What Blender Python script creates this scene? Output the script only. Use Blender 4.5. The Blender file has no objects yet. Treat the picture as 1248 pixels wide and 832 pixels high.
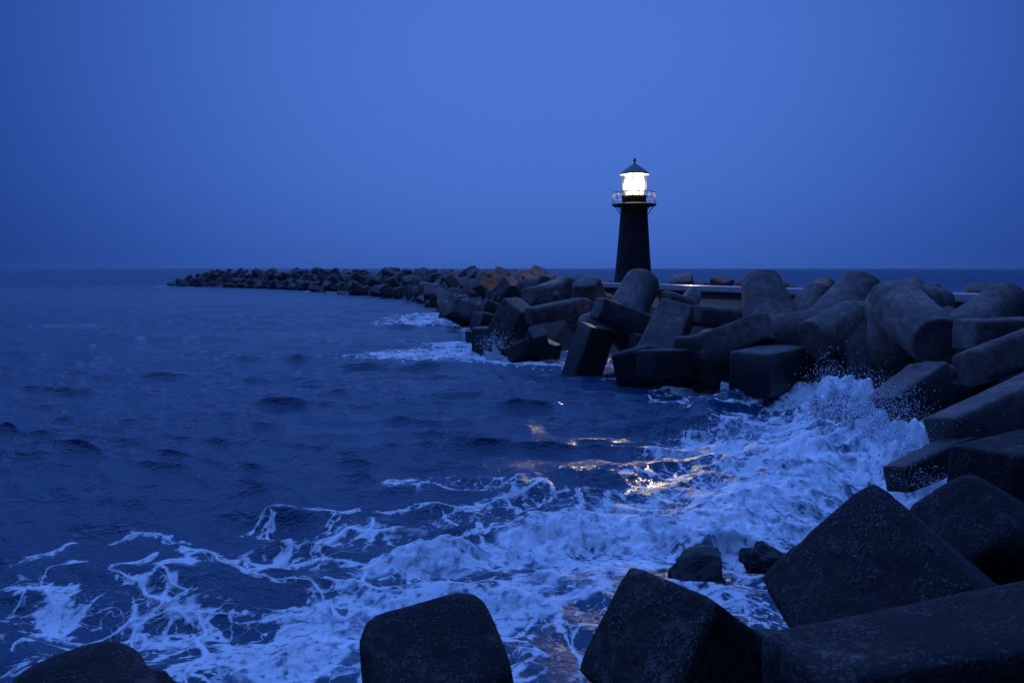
import bpy, math, random
import numpy as np
from mathutils import Vector, Matrix

random.seed(4); RNG = np.random.default_rng(11)
SC = bpy.context.scene
COL = SC.collection
R = math.radians

# ------------------------------------------------------------------ camera
F = 971.0                                    # focal length in photo pixels (1248 wide)
EYE = Vector((0, 0, 5.0)); PITCH = math.atan(89.5 / F)
cam = bpy.data.cameras.new('camera'); cam.sensor_width = 36.0; cam.lens = 36.0 * F / 1248.0
cam.clip_end = 20000; cam.clip_start = 0.1
co = bpy.data.objects.new('camera', cam); COL.objects.link(co)
co.location = EYE; co.rotation_euler = (math.pi / 2 - PITCH, 0, 0); SC.camera = co

# ------------------------------------------------------------------ world: blue hour
SUN_EL, SUN_AZ = 70.0, -40.0
w = bpy.data.worlds.new('World'); SC.world = w; w.use_nodes = True
nt = w.node_tree; N = nt.nodes; LK = nt.links; N.clear()
def wn(t, **k):
    n = N.new(t)
    for a, b in k.items(): setattr(n, a, b)
    return n
def wmath(op, a, b=None, c=None, clamp=False):
    n = wn('ShaderNodeMath', operation=op); n.use_clamp = clamp
    for i, v in enumerate((a, b, c)):
        if v is None: continue
        if hasattr(v, 'is_linked'): LK.new(v, n.inputs[i])
        else: n.inputs[i].default_value = v
    return n.outputs[0]
def srgb(r, g, b):
    f = lambda c: (c / 255 / 12.92) if c / 255 <= 0.04045 else ((c / 255 + 0.055) / 1.055) ** 2.4
    return (f(r), f(g), f(b), 1)
tc = wn('ShaderNodeTexCoord'); sep = wn('ShaderNodeSeparateXYZ'); LK.new(tc.outputs['Generated'], sep.inputs[0])
dz = sep.outputs[2]
ramp = wn('ShaderNodeValToRGB'); LK.new(wmath('MAXIMUM', dz, 0.0), ramp.inputs[0])
cr = ramp.color_ramp; cr.interpolation = 'B_SPLINE'
def gb(b): return (b, b, b, 1)
stops = [(0.0, gb(0.455)), (0.04, gb(0.49)), (0.10, gb(0.54)), (0.18, gb(0.565)), (0.27, gb(0.58)), (0.38, gb(0.57)), (0.60, gb(0.45)), (1.0, gb(0.40))]
while len(cr.elements) < len(stops): cr.elements.new(0.5)
for e, (p, c) in zip(cr.elements, stops): e.position = p; e.color = c
# darker away from the glow ahead and to the right, and behind the camera
g = Vector((math.sin(R(2)), math.cos(R(2)), 0.22)).normalized()
dot = wn('ShaderNodeVectorMath', operation='DOT_PRODUCT'); LK.new(tc.outputs['Generated'], dot.inputs[0]); dot.inputs[1].default_value = g
ang = wmath('ARCCOSINE', wmath('MINIMUM', dot.outputs['Value'], 0.9999))
fall = wn('ShaderNodeMapRange'); fall.interpolation_type = 'SMOOTHERSTEP'
LK.new(ang, fall.inputs[0]); fall.inputs[1].default_value = 0.0; fall.inputs[2].default_value = 1.15
fall.inputs[3].default_value = 1.06; fall.inputs[4].default_value = 0.12
up = wn('ShaderNodeMapRange'); up.interpolation_type = 'SMOOTHSTEP'; LK.new(dz, up.inputs[0])
up.inputs[1].default_value = 0.60; up.inputs[2].default_value = 0.98; up.inputs[3].default_value = 0.0; up.inputs[4].default_value = 1.0
fac = wmath('MAXIMUM', fall.outputs[0], up.outputs[0])
sky = wn('ShaderNodeTexSky', sky_type='NISHITA'); sky.sun_disc = False
sky.sun_elevation = R(SUN_EL); sky.sun_rotation = R(SUN_AZ); sky.ozone_density = 4.0
sn = wn('ShaderNodeMix', data_type='RGBA', blend_type='MULTIPLY'); sn.inputs[0].default_value = 1
LK.new(sky.outputs[0], sn.inputs[6]); sn.inputs[7].default_value = (0.0004, 0.0010, 0.0030, 1)
bb = wmath('MULTIPLY', ramp.outputs[0], fac); bn = wmath('DIVIDE', bb, 0.66)
mul = wn('ShaderNodeCombineXYZ'); rz = wn('ShaderNodeMapRange'); LK.new(dz, rz.inputs[0]); rz.inputs[1].default_value = 0.33; rz.inputs[2].default_value = 0.62; rz.inputs[3].default_value = 1.0; rz.inputs[4].default_value = 0.45
LK.new(wmath('MULTIPLY', wmath('MULTIPLY', wmath('POWER', bn, 1.85), 0.080), rz.outputs[0]), mul.inputs[0])
LK.new(wmath('MULTIPLY', wmath('POWER', bn, 1.42), 0.192), mul.inputs[1]); LK.new(bb, mul.inputs[2])
add = wn('ShaderNodeVectorMath', operation='ADD'); LK.new(mul.outputs[0], add.inputs[0]); LK.new(sn.outputs[2], add.inputs[1])
bg = wn('ShaderNodeBackground'); LK.new(add.outputs[0], bg.inputs[0]); bg.inputs[1].default_value = 1.0
LK.new(bg.outputs[0], wn('ShaderNodeOutputWorld').inputs[0])

sl = bpy.data.lights.new('sky_glow_sun', 'SUN'); sl.energy = 2.6; sl.angle = R(95); sl.color = (0.12, 0.285, 1.0)
so = bpy.data.objects.new('sky_glow_sun', sl); COL.objects.link(so)
sd = Vector((math.sin(R(SUN_AZ)) * math.cos(R(SUN_EL)), math.cos(R(SUN_AZ)) * math.cos(R(SUN_EL)), math.sin(R(SUN_EL))))
so.rotation_euler = sd.to_track_quat('Z', 'Y').to_euler(); so.location = (0, 0, 60)

SC.view_settings.view_transform = 'Standard'; SC.view_settings.look = 'None'
SC.view_settings.exposure = 0.0; SC.view_settings.gamma = 1.0
SC.render.engine = 'CYCLES'; SC.cycles.use_denoising = True
SC.cycles.max_bounces = 6; SC.cycles.volume_bounces = 0; SC.cycles.caustics_reflective = False; SC.cycles.caustics_refractive = False

# ------------------------------------------------------------------ photo geometry
def ray(px, py):
    v = Vector(((px - 624) / F, 1.0, (416 - py) / F))
    c, s = math.cos(PITCH), math.sin(PITCH)
    return Vector((v.x, v.y * c + v.z * s, -v.y * s + v.z * c))
def P(px, py, D):
    r = ray(px, py); return EYE + r * (D / r.y)
def W(px, py, z=0.0):
    r = ray(px, py); return EYE + r * ((z - EYE.z) / r.z)

# ------------------------------------------------------------------ tags and linking
def tag(o, label=None, cat=None, group=None, kind=None):
    for k, v in (('label', label), ('category', cat), ('group', group), ('kind', kind)):
        if v: o[k] = v
    return o
def link(name, me, mat, parent=None):
    o = bpy.data.objects.new(name, me); COL.objects.link(o)
    if mat and not me.materials: me.materials.append(mat)
    if parent: o.parent = parent
    return o
def mesh(name, v, f, smooth=False):
    me = bpy.data.meshes.new(name); me.from_pydata([tuple(p) for p in v], [], f); me.update()
    if smooth: me.polygons.foreach_set('use_smooth', [True] * len(me.polygons))
    return me

# ------------------------------------------------------------------ noise in numpy
_T = RNG.random((256, 256)).astype(np.float32)
def n2(x, y):
    xi = np.floor(x).astype(np.int64); yi = np.floor(y).astype(np.int64)
    fx = (x - xi); fy = (y - yi); fx = fx * fx * (3 - 2 * fx); fy = fy * fy * (3 - 2 * fy)
    a = _T[xi & 255, yi & 255]; b = _T[(xi + 1) & 255, yi & 255]; c = _T[xi & 255, (yi + 1) & 255]; d = _T[(xi + 1) & 255, (yi + 1) & 255]
    return (a * (1 - fx) + b * fx) * (1 - fy) + (c * (1 - fx) + d * fx) * fy
def fbm(x, y, o=4, l=2.03, g=0.5):
    s = 0; a = 1; t = 0
    for i in range(o):
        c, q = math.cos(0.7 * i), math.sin(0.7 * i)
        s = s + a * n2((x * c - y * q) + 17.3 * i, (x * q + y * c) + 5.1 * i); t += a; a *= g; x = x * l; y = y * l
    return s / t
_T3 = RNG.random((32, 32, 32)).astype(np.float32)
def n3(p):
    i = np.floor(p).astype(np.int64); f = p - i; f = f * f * (3 - 2 * f); r = 0
    for a in (0, 1):
        for b in (0, 1):
            for c in (0, 1):
                wt = (f[:, 0] if a else 1 - f[:, 0]) * (f[:, 1] if b else 1 - f[:, 1]) * (f[:, 2] if c else 1 - f[:, 2])
                r = r + wt * _T3[(i[:, 0] + a) & 31, (i[:, 1] + b) & 31, (i[:, 2] + c) & 31]
    return r
def sstep(a, b, x):
    t = np.clip((x - a) / (b - a), 0, 1); return t * t * (3 - 2 * t)

# ------------------------------------------------------------------ materials
class MT:
    def __init__(s, name):
        s.m = bpy.data.materials.new(name); s.m.use_nodes = True; s.t = s.m.node_tree
        s.b = s.t.nodes['Principled BSDF']; s.out = s.t.nodes['Material Output']
    def n(s, t, **k):
        x = s.t.nodes.new(t)
        for a, b in k.items(): setattr(x, a, b)
        return x
    def l(s, a, b): s.t.links.new(a, b)
    def set(s, node, key, v):
        if hasattr(v, 'is_linked'): s.l(v, node.inputs[key])
        else: node.inputs[key].default_value = v
    def math(s, op, a, b=None, c=None, clamp=False):
        n = s.n('ShaderNodeMath', operation=op); n.use_clamp = clamp
        for i, v in enumerate((a, b, c)):
            if v is not None: s.set(n, i, v)
        return n.outputs[0]
    def noise(s, scale, detail=4, rough=0.6, vec=None, dist=0.0):
        n = s.n('ShaderNodeTexNoise'); n.inputs['Scale'].default_value = scale; n.inputs['Detail'].default_value = detail
        n.inputs['Roughness'].default_value = rough; n.inputs['Distortion'].default_value = dist
        if vec is not None: s.l(vec, n.inputs['Vector'])
        return n
    def mr(s, v, a, b, c=0.0, d=1.0, smooth=True):
        n = s.n('ShaderNodeMapRange'); n.interpolation_type = 'SMOOTHSTEP' if smooth else 'LINEAR'
        for i, q in enumerate((v, a, b, c, d)): s.set(n, i, q)
        return n.outputs[0]
    def mix(s, f, a, b, bl='MIX'):
        n = s.n('ShaderNodeMix', data_type='RGBA', blend_type=bl)
        s.set(n, 0, f); s.set(n, 6, a); s.set(n, 7, b); return n.outputs[2]
    def bump(s, h, st, dist, nrm=None):
        n = s.n('ShaderNodeBump'); s.l(h, n.inputs['Height']); n.inputs['Strength'].default_value = st; n.inputs['Distance'].default_value = dist
        if nrm is not None: s.l(nrm, n.inputs['Normal'])
        return n.outputs[0]

def concrete(name, c0, c1, speck, wet_shade0=0.2, wet_shade1=1.6):
    M = MT(name)
    tc = M.n('ShaderNodeTexCoord'); v = tc.outputs['Object']
    oi = M.n('ShaderNodeObjectInfo')
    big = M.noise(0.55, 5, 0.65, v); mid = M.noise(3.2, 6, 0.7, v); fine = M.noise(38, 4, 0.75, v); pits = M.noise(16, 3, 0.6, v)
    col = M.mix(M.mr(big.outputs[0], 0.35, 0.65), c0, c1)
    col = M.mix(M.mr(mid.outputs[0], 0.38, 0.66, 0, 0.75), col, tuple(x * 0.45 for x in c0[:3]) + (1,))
    sp = M.math('MULTIPLY', M.mr(fine.outputs[0], 0.48, 0.72), M.mr(mid.outputs[0], 0.40, 0.62))
    col = M.mix(M.math('MULTIPLY', sp, speck), col, (0.30, 0.28, 0.26, 1))
    dk = M.mr(pits.outputs[0], 0.58, 0.70)
    col = M.mix(M.math('MULTIPLY', dk, 0.6), col, (0.02, 0.02, 0.02, 1))
    lich = M.noise(7.5, 5, 0.72, v); lich2 = M.noise(1.1, 3, 0.6, v)
    col = M.mix(M.math('MULTIPLY', M.math('MULTIPLY', M.mr(lich.outputs[0], 0.50, 0.66), M.mr(lich2.outputs[0], 0.42, 0.62)), speck), col, (0.17, 0.135, 0.12, 1))
    # per-unit tone
    tone = M.mr(oi.outputs['Random'], 0, 1, 0.75, 1.2, False)
    col2 = M.n('ShaderNodeVectorMath', operation='SCALE'); M.l(col, col2.inputs[0]); M.l(tone, col2.inputs['Scale'])
    # wet, weed-stained foot; raised on the heap blocks, shade painted into their sides
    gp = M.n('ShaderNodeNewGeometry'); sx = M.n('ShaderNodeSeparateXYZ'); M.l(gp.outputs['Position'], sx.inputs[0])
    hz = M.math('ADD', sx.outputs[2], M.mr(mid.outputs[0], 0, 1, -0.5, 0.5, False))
    wet = M.mr(hz, wet_shade0, wet_shade1, 1.0, 0.0)
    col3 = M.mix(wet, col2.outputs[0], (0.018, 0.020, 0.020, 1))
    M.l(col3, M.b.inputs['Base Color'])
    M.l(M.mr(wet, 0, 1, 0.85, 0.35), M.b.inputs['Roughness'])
    M.b.inputs['Specular IOR Level'].default_value = 0.35
    h = M.math('ADD', M.math('MULTIPLY', mid.outputs[0], 0.7), M.math('ADD', M.math('MULTIPLY', fine.outputs[0], 0.25), M.math('MULTIPLY', pits.outputs[0], 0.4)))
    M.l(M.bump(h, 0.9, 0.05), M.b.inputs['Normal'])
    return M.m
M_CON = concrete('tetrapod_concrete', (0.13, 0.10, 0.085, 1), (0.29, 0.225, 0.19, 1), 0.2, 1.0, 3.1)  # high wet limits: besides spray, they paint shade on the lower sides
M_NEAR = concrete('foreground_shaded_concrete', (0.006, 0.0045, 0.0045, 1), (0.026, 0.020, 0.019, 1), 0.55, -0.5, 1.2)  # near-black copy of the concrete, shade of the facing sides in its colour
M_FAR = concrete('distant_concrete', (0.11, 0.093, 0.083, 1), (0.23, 0.19, 0.17, 1), 0.15, 0.1, 0.9)
def plain(name, c, rough=0.6, metal=0.0, em=None, es=0.0, nz=0.0):
    M = MT(name)
    if nz:
        no = M.noise(6, 5, 0.65); M.l(M.mix(M.mr(no.outputs[0], 0.35, 0.7), c, tuple(x * (1 - nz) for x in c[:3]) + (1,)), M.b.inputs['Base Color'])
        M.l(M.bump(no.outputs[0], 0.3, 0.02), M.b.inputs['Normal'])
    else: M.b.inputs['Base Color'].default_value = c
    M.b.inputs['Roughness'].default_value = rough; M.b.inputs['Metallic'].default_value = metal
    if em: M.b.inputs['Emission Color'].default_value = em; M.b.inputs['Emission Strength'].default_value = es
    return M.m
M_BLACK = plain('black_paint', (0.010, 0.010, 0.012, 1), 0.75, nz=0.4)
M_IRON = plain('painted_iron', (0.018, 0.018, 0.02, 1), 0.55, nz=0.3)
M_ROOF = plain('roof_metal', (0.10, 0.10, 0.10, 1), 0.5, nz=0.4)
M_LAMP = plain('lamp_glow', (1, 0.9, 0.7, 1), 0.5, em=(1.0, 0.80, 0.45, 1), es=130)
M_DARK = plain('gap_shade_rubble', (0.004, 0.004, 0.004, 1), 0.9, nz=0.5)  # near-black so the gaps between blocks carry painted shade
M_ROCK = plain('wet_black_rock', (0.006, 0.006, 0.006, 1), 0.6, nz=0.5)
LE = MT('lamp_lens'); LE.t.nodes.remove(LE.b)
ltr = LE.n('ShaderNodeBsdfTransparent'); lem = LE.n('ShaderNodeEmission'); lem.inputs[0].default_value = (1.0, 0.76, 0.40, 1); lem.inputs[1].default_value = 0.80
lad = LE.n('ShaderNodeAddShader'); LE.l(ltr.outputs[0], lad.inputs[0]); LE.l(lem.outputs[0], lad.inputs[1]); LE.l(lad.outputs[0], LE.out.inputs[0]); M_LENS = LE.m
G = MT('lantern_glass'); G.t.nodes.remove(G.b)
tr = G.n('ShaderNodeBsdfTransparent'); gl = G.n('ShaderNodeBsdfGlossy'); gl.inputs['Roughness'].default_value = 0.05
mx = G.n('ShaderNodeMixShader'); mx.inputs[0].default_value = 0.08; G.l(tr.outputs[0], mx.inputs[1]); G.l(gl.outputs[0], mx.inputs[2]); G.l(mx.outputs[0], G.out.inputs[0]); M_GLASS = G.m
S = MT('path_concrete'); sno = S.noise(1.2, 6, 0.7)
S.l(S.mix(S.mr(sno.outputs[0], 0.3, 0.7), (0.16, 0.13, 0.10, 1), (0.24, 0.20, 0.16, 1)), S.b.inputs['Base Color'])
S.l(S.mr(sno.outputs[0], 0.35, 0.65, 0.18, 0.45), S.b.inputs['Roughness']); M_PATH = S.m

# ------------------------------------------------------------------ the sea
def dist_poly(X, Y, pts, wd):
    """distance to a polyline divided by the local half width -> min ratio"""
    best = np.full(X.shape, 99.0, np.float32)
    for (a, wa), (b, wb) in zip(zip(pts[:-1], wd[:-1]), zip(pts[1:], wd[1:])):
        dx, dy = b[0] - a[0], b[1] - a[1]; L2 = dx * dx + dy * dy + 1e-9
        m = max(wa, wb) * 14
        sel = (X > min(a[0], b[0]) - m) & (X < max(a[0], b[0]) + m) & (Y > min(a[1], b[1]) - m) & (Y < max(a[1], b[1]) + m)
        if not sel.any(): continue
        xs, ys = X[sel], Y[sel]
        t = np.clip(((xs - a[0]) * dx + (ys - a[1]) * dy) / L2, 0, 1)
        d = np.hypot(xs - a[0] - t * dx, ys - a[1] - t * dy) / (wa + (wb - wa) * t)
        best[sel] = np.minimum(best[sel], d)
    return best
def cr(pts, n=5):
    if len(pts) < 3: return [tuple(p) for p in pts]
    a = np.array(pts, float); a = np.vstack([2 * a[0] - a[1], a, 2 * a[-1] - a[-2]]); out = []
    for i in range(1, len(a) - 2):
        for k in range(n):
            t = k / n; out.append(tuple(0.5 * (2 * a[i] + (a[i + 1] - a[i - 1]) * t + (2 * a[i - 1] - 5 * a[i] + 4 * a[i + 1] - a[i + 2]) * t * t + (3 * a[i] - a[i - 1] - 3 * a[i + 1] + a[i + 2]) * t ** 3)))
    out.append(tuple(a[-2])); return out
def wl(pts): return [tuple(W(x, y)[:2]) for x, y in pts]
def wls(pts): return wl(cr(pts))
def wds_(w): return [p[1] for p in cr([(i, v) for i, v in enumerate(w)])]

def build_sea():
    fa = np.linspace(R(-39), R(39), 1240)
    ca = np.linspace(R(39), R(321), 90)[1:-1]
    az = np.concatenate([fa, ca]); nf = len(az)
    f2 = F * 1024 / 1248
    s = np.concatenate([np.linspace(0.8, 59.7, 190), np.linspace(60.4, 470, 585), np.array([540, 700, 1000, 1600, 3200])])
    rad = np.concatenate([[4000.0], 5.0 * f2 / s]); nr = len(rad)
    A, Rr = np.meshgrid(az, rad); X = (np.sin(A) * Rr).ravel(); Y = (np.cos(A) * Rr).ravel(); RR = Rr.ravel()
    dr = np.abs(np.gradient(rad)); DR = np.repeat(dr, nf)
    Z = np.zeros_like(X); 
    shore = wl([(200, 348), (350, 352), (480, 362), (540, 370), (575, 400), (620, 436), (700, 443), (790, 457), (900, 485), (1050, 530), (1120, 600), (940, 750), (800, 760), (640, 780), (430, 832)])
    dsh = np.full(X.shape, 99.0, np.float32)
    near = RR < 260
    for a, b in zip(shore[:-1], shore[1:]):
        dx, dy = b[0] - a[0], b[1] - a[1]; t = np.clip(((X[near] - a[0]) * dx + (Y[near] - a[1]) * dy) / (dx * dx + dy * dy), 0, 1)
        dsh[near] = np.minimum(dsh[near], np.hypot(X[near] - a[0] - t * dx, Y[near] - a[1] - t * dy))
    rg = np.random.default_rng(5)
    wx = X + 3.0 * (fbm(X * 0.06, Y * 0.06, 2) - 0.5); wy = Y + 3.0 * (fbm(X * 0.06 + 40, Y * 0.06, 2) - 0.5)
    DX = np.zeros_like(X); DY = np.zeros_like(X)
    patch = 0.88 + 0.24 * fbm(X * 0.05 + 9, Y * 0.05 + 3, 3)
    for i in range(90):
        lam = 0.40 * (9 / 0.40) ** (i / 89.0)
        th = R(-98) + rg.normal(0, 0.32 + 0.34 * (lam < 1.0))
        sl_ = 0.054 * math.exp(-(math.log(lam / 1.45) / 0.85) ** 2) + 0.017
        amp = sl_ * lam / 6.283 * (0.5 + rg.random())
        k = 2 * math.pi / lam
        att = sstep(1.5, 3.2, lam / DR) * patch * (0.55 + 0.45 * sstep(10, 16, RR)) * (1 + 0.15 * np.exp(-(dsh / 11) ** 2) * (lam < 3.5))
        ph = k * (wx * math.cos(th) + wy * math.sin(th)) + rg.random() * 6.28
        sn = np.sin(ph); cn = np.cos(ph) * 0.85; Z += att * amp * sn; DX += att * amp * cn * math.cos(th); DY += att * amp * cn * math.sin(th)
    # --- breaking crests (photo tracing laid on the water plane)
    foam = np.zeros_like(X); body = np.zeros_like(X); rise = np.zeros_like(X)
    wn_ = 0.55
    qx = X + wn_ * (fbm(X * 0.9, Y * 0.9, 4) - 0.5) * 1.6; qy = Y + wn_ * (fbm(X * 0.9 + 31, Y * 0.9 + 7, 4) - 0.5) * 1.6
    def crest(pts, wd, h, sharp=1.0):
        d = dist_poly(qx, qy, wls(pts), wds_(wd)); return h * np.exp(-(d ** 2) * sharp)
    rise += crest([(640, 597), (700, 592), (780, 588), (860, 592), (930, 570), (990, 540)], [0.7, .9, 1.0, 1.1, 1.2, 1.2], 0.34)
    rise += crest([(500, 690), (560, 668), (640, 650), (720, 640), (800, 650), (880, 640), (960, 600), (1020, 560)], [.35, .5, .6, .7, .75, .8, .9, 1.0], 0.34)
    rise += crest([(860, 512), (920, 492), (980, 480), (1040, 490)], [.8, 1.1, 1.3, 1.5], 0.55)
    spl = crest([(1000, 500), (1040, 515), (1070, 540), (1095, 570), (1100, 590)], [1.0, 1.5, 1.5, 1.3, 0.9], 1.0, 0.8)
    # foam bodies: (polyline, half widths in metres, density)
    B = [
     ([(470, 700), (520, 690), (600, 680), (700, 655), (800, 660), (900, 640), (980, 590), (1040, 545), (1060, 520)], [.45, .55, .6, .9, 1.1, 1.3, 1.6, 1.9, 2.0], 1.0),
     ([(1000, 500), (1060, 530), (1100, 575), (1110, 600)], [1.4, 1.9, 1.8, 1.2], 1.25),
     ([(300, 830), (370, 800), (420, 770), (460, 800)], [.35, .6, .8, .8], 0.80),
     ([(360, 760), (430, 745), (500, 750), (640, 740), (720, 700), (780, 680)], [.35, .5, .7, .9, .9, .7], 0.85),
     ([(840, 470), (890, 480), (960, 485), (1010, 480)], [1.2, 1.6, 1.8, 1.5], 0.95),
     ([(1000, 470), (1050, 480), (1080, 520)], [1.5, 2.0, 1.8], 1.1),
     ([(850, 560), (920, 530), (990, 520)], [1.2, 1.5, 1.6], 0.72),
     ([(700, 620), (800, 620), (880, 600), (950, 560)], [.8, 1.0, 1.2, 1.5], 0.62),
     ([(500, 395), (540, 385), (575, 380)], [3.0, 4.0, 3.0], 0.55),
     ([(470, 435), (540, 430), (600, 432), (640, 440)], [2.0, 2.8, 2.6, 1.6], 0.80),
     ([(590, 418), (606, 428), (625, 436)], [1.0, 1.2, .8], 1.2),
     ([(560, 420), (620, 440), (700, 446), (760, 455), (800, 462)], [1.7, 1.6, 1.4, 1.4, 1.3], 0.92),
     ([(700, 446), (740, 447), (790, 460), (850, 468), (900, 490)], [1.4, 1.7, 1.8, 1.8, 1.5], 0.95),
     ([(380, 355), (400, 355), (415, 356)], [2.2, 3.0, 1.5], 0.8),
     ([(520, 366), (556, 370), (575, 373)], [1.2, 1.6, 1.2], 0.72),
     ([(196, 349), (205, 349)], [2, 1.5], 0.9),
     ([(820, 720), (880, 735), (940, 760)], [.7, .7, .5], 0.42),
     ([(100, 820), (200, 800), (300, 800)], [.9, .9, .9], 0.42),
     ([(300, 680), (400, 665), (500, 640), (640, 620)], [.5, .6, .7, .7], 0.22),
     ([(0, 760), (100, 750), (250, 760)], [.5, .6, .6], 0.26),
     ([(480, 590), (560, 592), (640, 600)], [.5, .6, .6], 0.27),
    ]
    for pts, wd, den in B:
        d = dist_poly(qx, qy, wls(pts), wds_(wd)); body = np.maximum(body, den * np.clip(1.25 - d * 0.75, 0, 1) ** 1.0)
    body = np.maximum(body, 0.42 * np.exp(-(dsh / 1.3) ** 2) * (RR < 250))
    # a dark slick of backwash stays between the front blocks
    for c, r in (((668, 790), 1.0), ((940, 690), 0.8), ((880, 735), 0.55)):
        q = W(*c); body *= 1 - 0.55 * np.exp(-(((X - q.x) ** 2 + (Y - q.y) ** 2) / r ** 2))
    # traced strings of foam
    wx2 = X + 0.45 * (fbm(X * 1.1, Y * 1.1, 2) - 0.5) + 0.07 * (fbm(X * 6, Y * 6, 2) - 0.5); wy2 = Y + 0.45 * (fbm(X * 1.1 + 11, Y * 1.1 + 3, 2) - 0.5) + 0.07 * (fbm(X * 6 + 4, Y * 6, 2) - 0.5)
    wmod = 0.35 + 1.5 * fbm(X * 1.9 + 3, Y * 1.9, 2)
    L = [
     ([(0, 745), (25, 728), (50, 722), (60, 735), (75, 755), (88, 762)], 6), ([(0, 700), (40, 690), (60, 680), (100, 665), (150, 650), (200, 645), (240, 655)], 1.6),
     ([(40, 722), (55, 705), (75, 695), (110, 695)], 2.0), ([(45, 760), (80, 770), (110, 768), (170, 752), (215, 748), (240, 755)], 2.4),
     ([(0, 795), (20, 782), (40, 780)], 2), ([(140, 705), (155, 695), (175, 685), (190, 675)], 1.4), ([(140, 705), (148, 720), (170, 730), (182, 745), (165, 765), (160, 800)], 3.2),
     ([(185, 700), (195, 690), (232, 682), (240, 692)], 2.2), ([(180, 705), (185, 715), (205, 730), (230, 732)], 2.2), ([(178, 752), (200, 740), (225, 730)], 2.6),
     ([(245, 748), (255, 765), (240, 775), (250, 790), (230, 812), (225, 832)], 4.5), ([(195, 750), (245, 748), (290, 750), (300, 752)], 1.8),
     ([(225, 660), (235, 670), (260, 670), (270, 676), (300, 674)], 2.6), ([(300, 674), (330, 678), (350, 670), (345, 655), (320, 640), (330, 628)], 3.6), ([(330, 680), (325, 692), (315, 702), (330, 708)], 4),
     ([(290, 640), (320, 628), (360, 622), (400, 626), (440, 622)], 1.4), ([(375, 672), (400, 650), (415, 645), (440, 648), (450, 632)], 4), ([(395, 640), (420, 628)], 3),
     ([(345, 680), (400, 678), (430, 678), (455, 680), (500, 682)], 1.8), ([(455, 680), (460, 700), (445, 712), (430, 722)], 3.2), ([(282, 685), (290, 700), (305, 718), (340, 724)], 2.2), ([(340, 724), (370, 726), (400, 745)], 1.8),
     ([(460, 622), (500, 622), (560, 622), (600, 612), (640, 608), (665, 600), (680, 610)], 2.4), ([(530, 625), (550, 638), (580, 645), (600, 660), (640, 660)], 1.5), ([(545, 668), (560, 662), (600, 660), (645, 658)], 3.0),
     ([(400, 715), (408, 730), (425, 720), (450, 728), (480, 722)], 4), ([(400, 740), (425, 752), (450, 745), (470, 738)], 3.0), ([(340, 770), (360, 765), (380, 760)], 4),
     ([(480, 595), (510, 590), (550, 595), (600, 602)], 1.6), ([(520, 590), (560, 597)], 2), 
     ([(680, 590), (740, 588), (800, 590), (840, 600)], 1.6), ([(770, 480), (830, 500), (900, 505), (960, 495)], 2.0), ([(830, 545), (880, 560), (930, 555), (980, 545)], 2.0), ([(800, 470), (850, 492), (900, 498)], 1.6),
     ([(900, 540), (940, 525), (990, 520)], 2), ([(860, 580), (900, 575), (960, 580)], 2), ([(880, 700), (900, 710), (930, 712)], 2.2), ([(850, 735), (880, 730), (910, 735)], 1.6), ([(870, 745), (905, 742), (935, 752)], 1.4), ([(630, 800), (640, 790), (670, 795)], 1.2),
     ([(560, 400), (520, 398), (480, 392)], 1.0), ([(440, 428), (500, 445), (560, 440)], 0.9), ([(600, 448), (660, 452), (720, 452)], 1.0),
    ]
    streak = np.zeros_like(X); halo = np.zeros_like(X)
    for pts, wp in L:
        wds = [max(0.014, wp * 0.60 * (W(x, y).y) / F) for x, y in pts]
        ps = cr(pts, 6); wq = [p[1] for p in cr([(i, v) for i, v in enumerate(wds)], 6)]; m = len(ps)
        wq = [v * (0.35 + 0.65 * min(1, 4 * k / m, 4 * (m - 1 - k) / m)) for k, v in enumerate(wq)]
        d = dist_poly(wx2, wy2, wl(ps), wq) / wmod; streak = np.maximum(streak, np.clip(1.6 - d * 0.6, 0, 1.3) * (d < 4)); halo = np.maximum(halo, np.clip(1.15 - d * 0.11, 0, 1) * (d < 12))
    foam = np.clip(np.maximum(body, halo * 0.62 * (RR < 30)), 0, 1.3)
    full = sstep(0.5, 1.0, foam)
    # calmer water where it turns to foam; lumpy froth on top
    Z *= (1 - 0.3 * full)
    bil = lambda f, o=0: np.abs(2 * fbm(X * f + o, Y * f, 2) - 1)
    puff = bil(1.3) * 0.9 + bil(3.1, 7) * 0.45 + bil(7.0, 3) * 0.2 * (RR < 40)
    lump = fbm(X * 1.6, Y * 1.6, 4, g=0.5)
    Z += rise * (0.6 + 0.8 * lump) + full * (puff * 0.22 - 0.06)
    sp2 = np.clip(spl, 0, 1); sp_n = fbm(X * 0.8 + 3, Y * 0.8 + 8, 3, g=0.5)
    Z += sp2 * (0.10 + 1.5 * np.clip(sp_n - 0.25, 0, 1) + 0.42 * puff + 0.5 * np.abs(2 * fbm(X * 2.2, Y * 2.2 + 9, 3) - 1))
    Z += 0.015 * streak
    Z[RR > 1500] = 0; DX *= 1 - full; DY *= 1 - full; X = X + DX * (RR < 1500); Y = Y + DY * (RR < 1500)
    v = np.stack([X, Y, Z], 1).astype(np.float32)
    v = np.concatenate([v, [[0, 0, -0.3]]]).astype(np.float32); nv = len(v)
    i = np.arange(nr - 1)[:, None] * nf; j = np.arange(nf)[None, :]; j2 = (j + 1) % nf
    q = np.stack([i + j, i + j2, i + nf + j2, i + nf + j], -1).reshape(-1, 4)
    # azimuth grows clockwise seen from above and rows run inwards: this winding faces up
    last = (nr - 1) * nf
    tri = np.stack([last + np.arange(nf), last + (np.arange(nf) + 1) % nf, np.full(nf, nv - 1)], 1)
    me = bpy.data.meshes.new('sea')
    me.vertices.add(nv); me.vertices.foreach_set('co', v.ravel())
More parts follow.
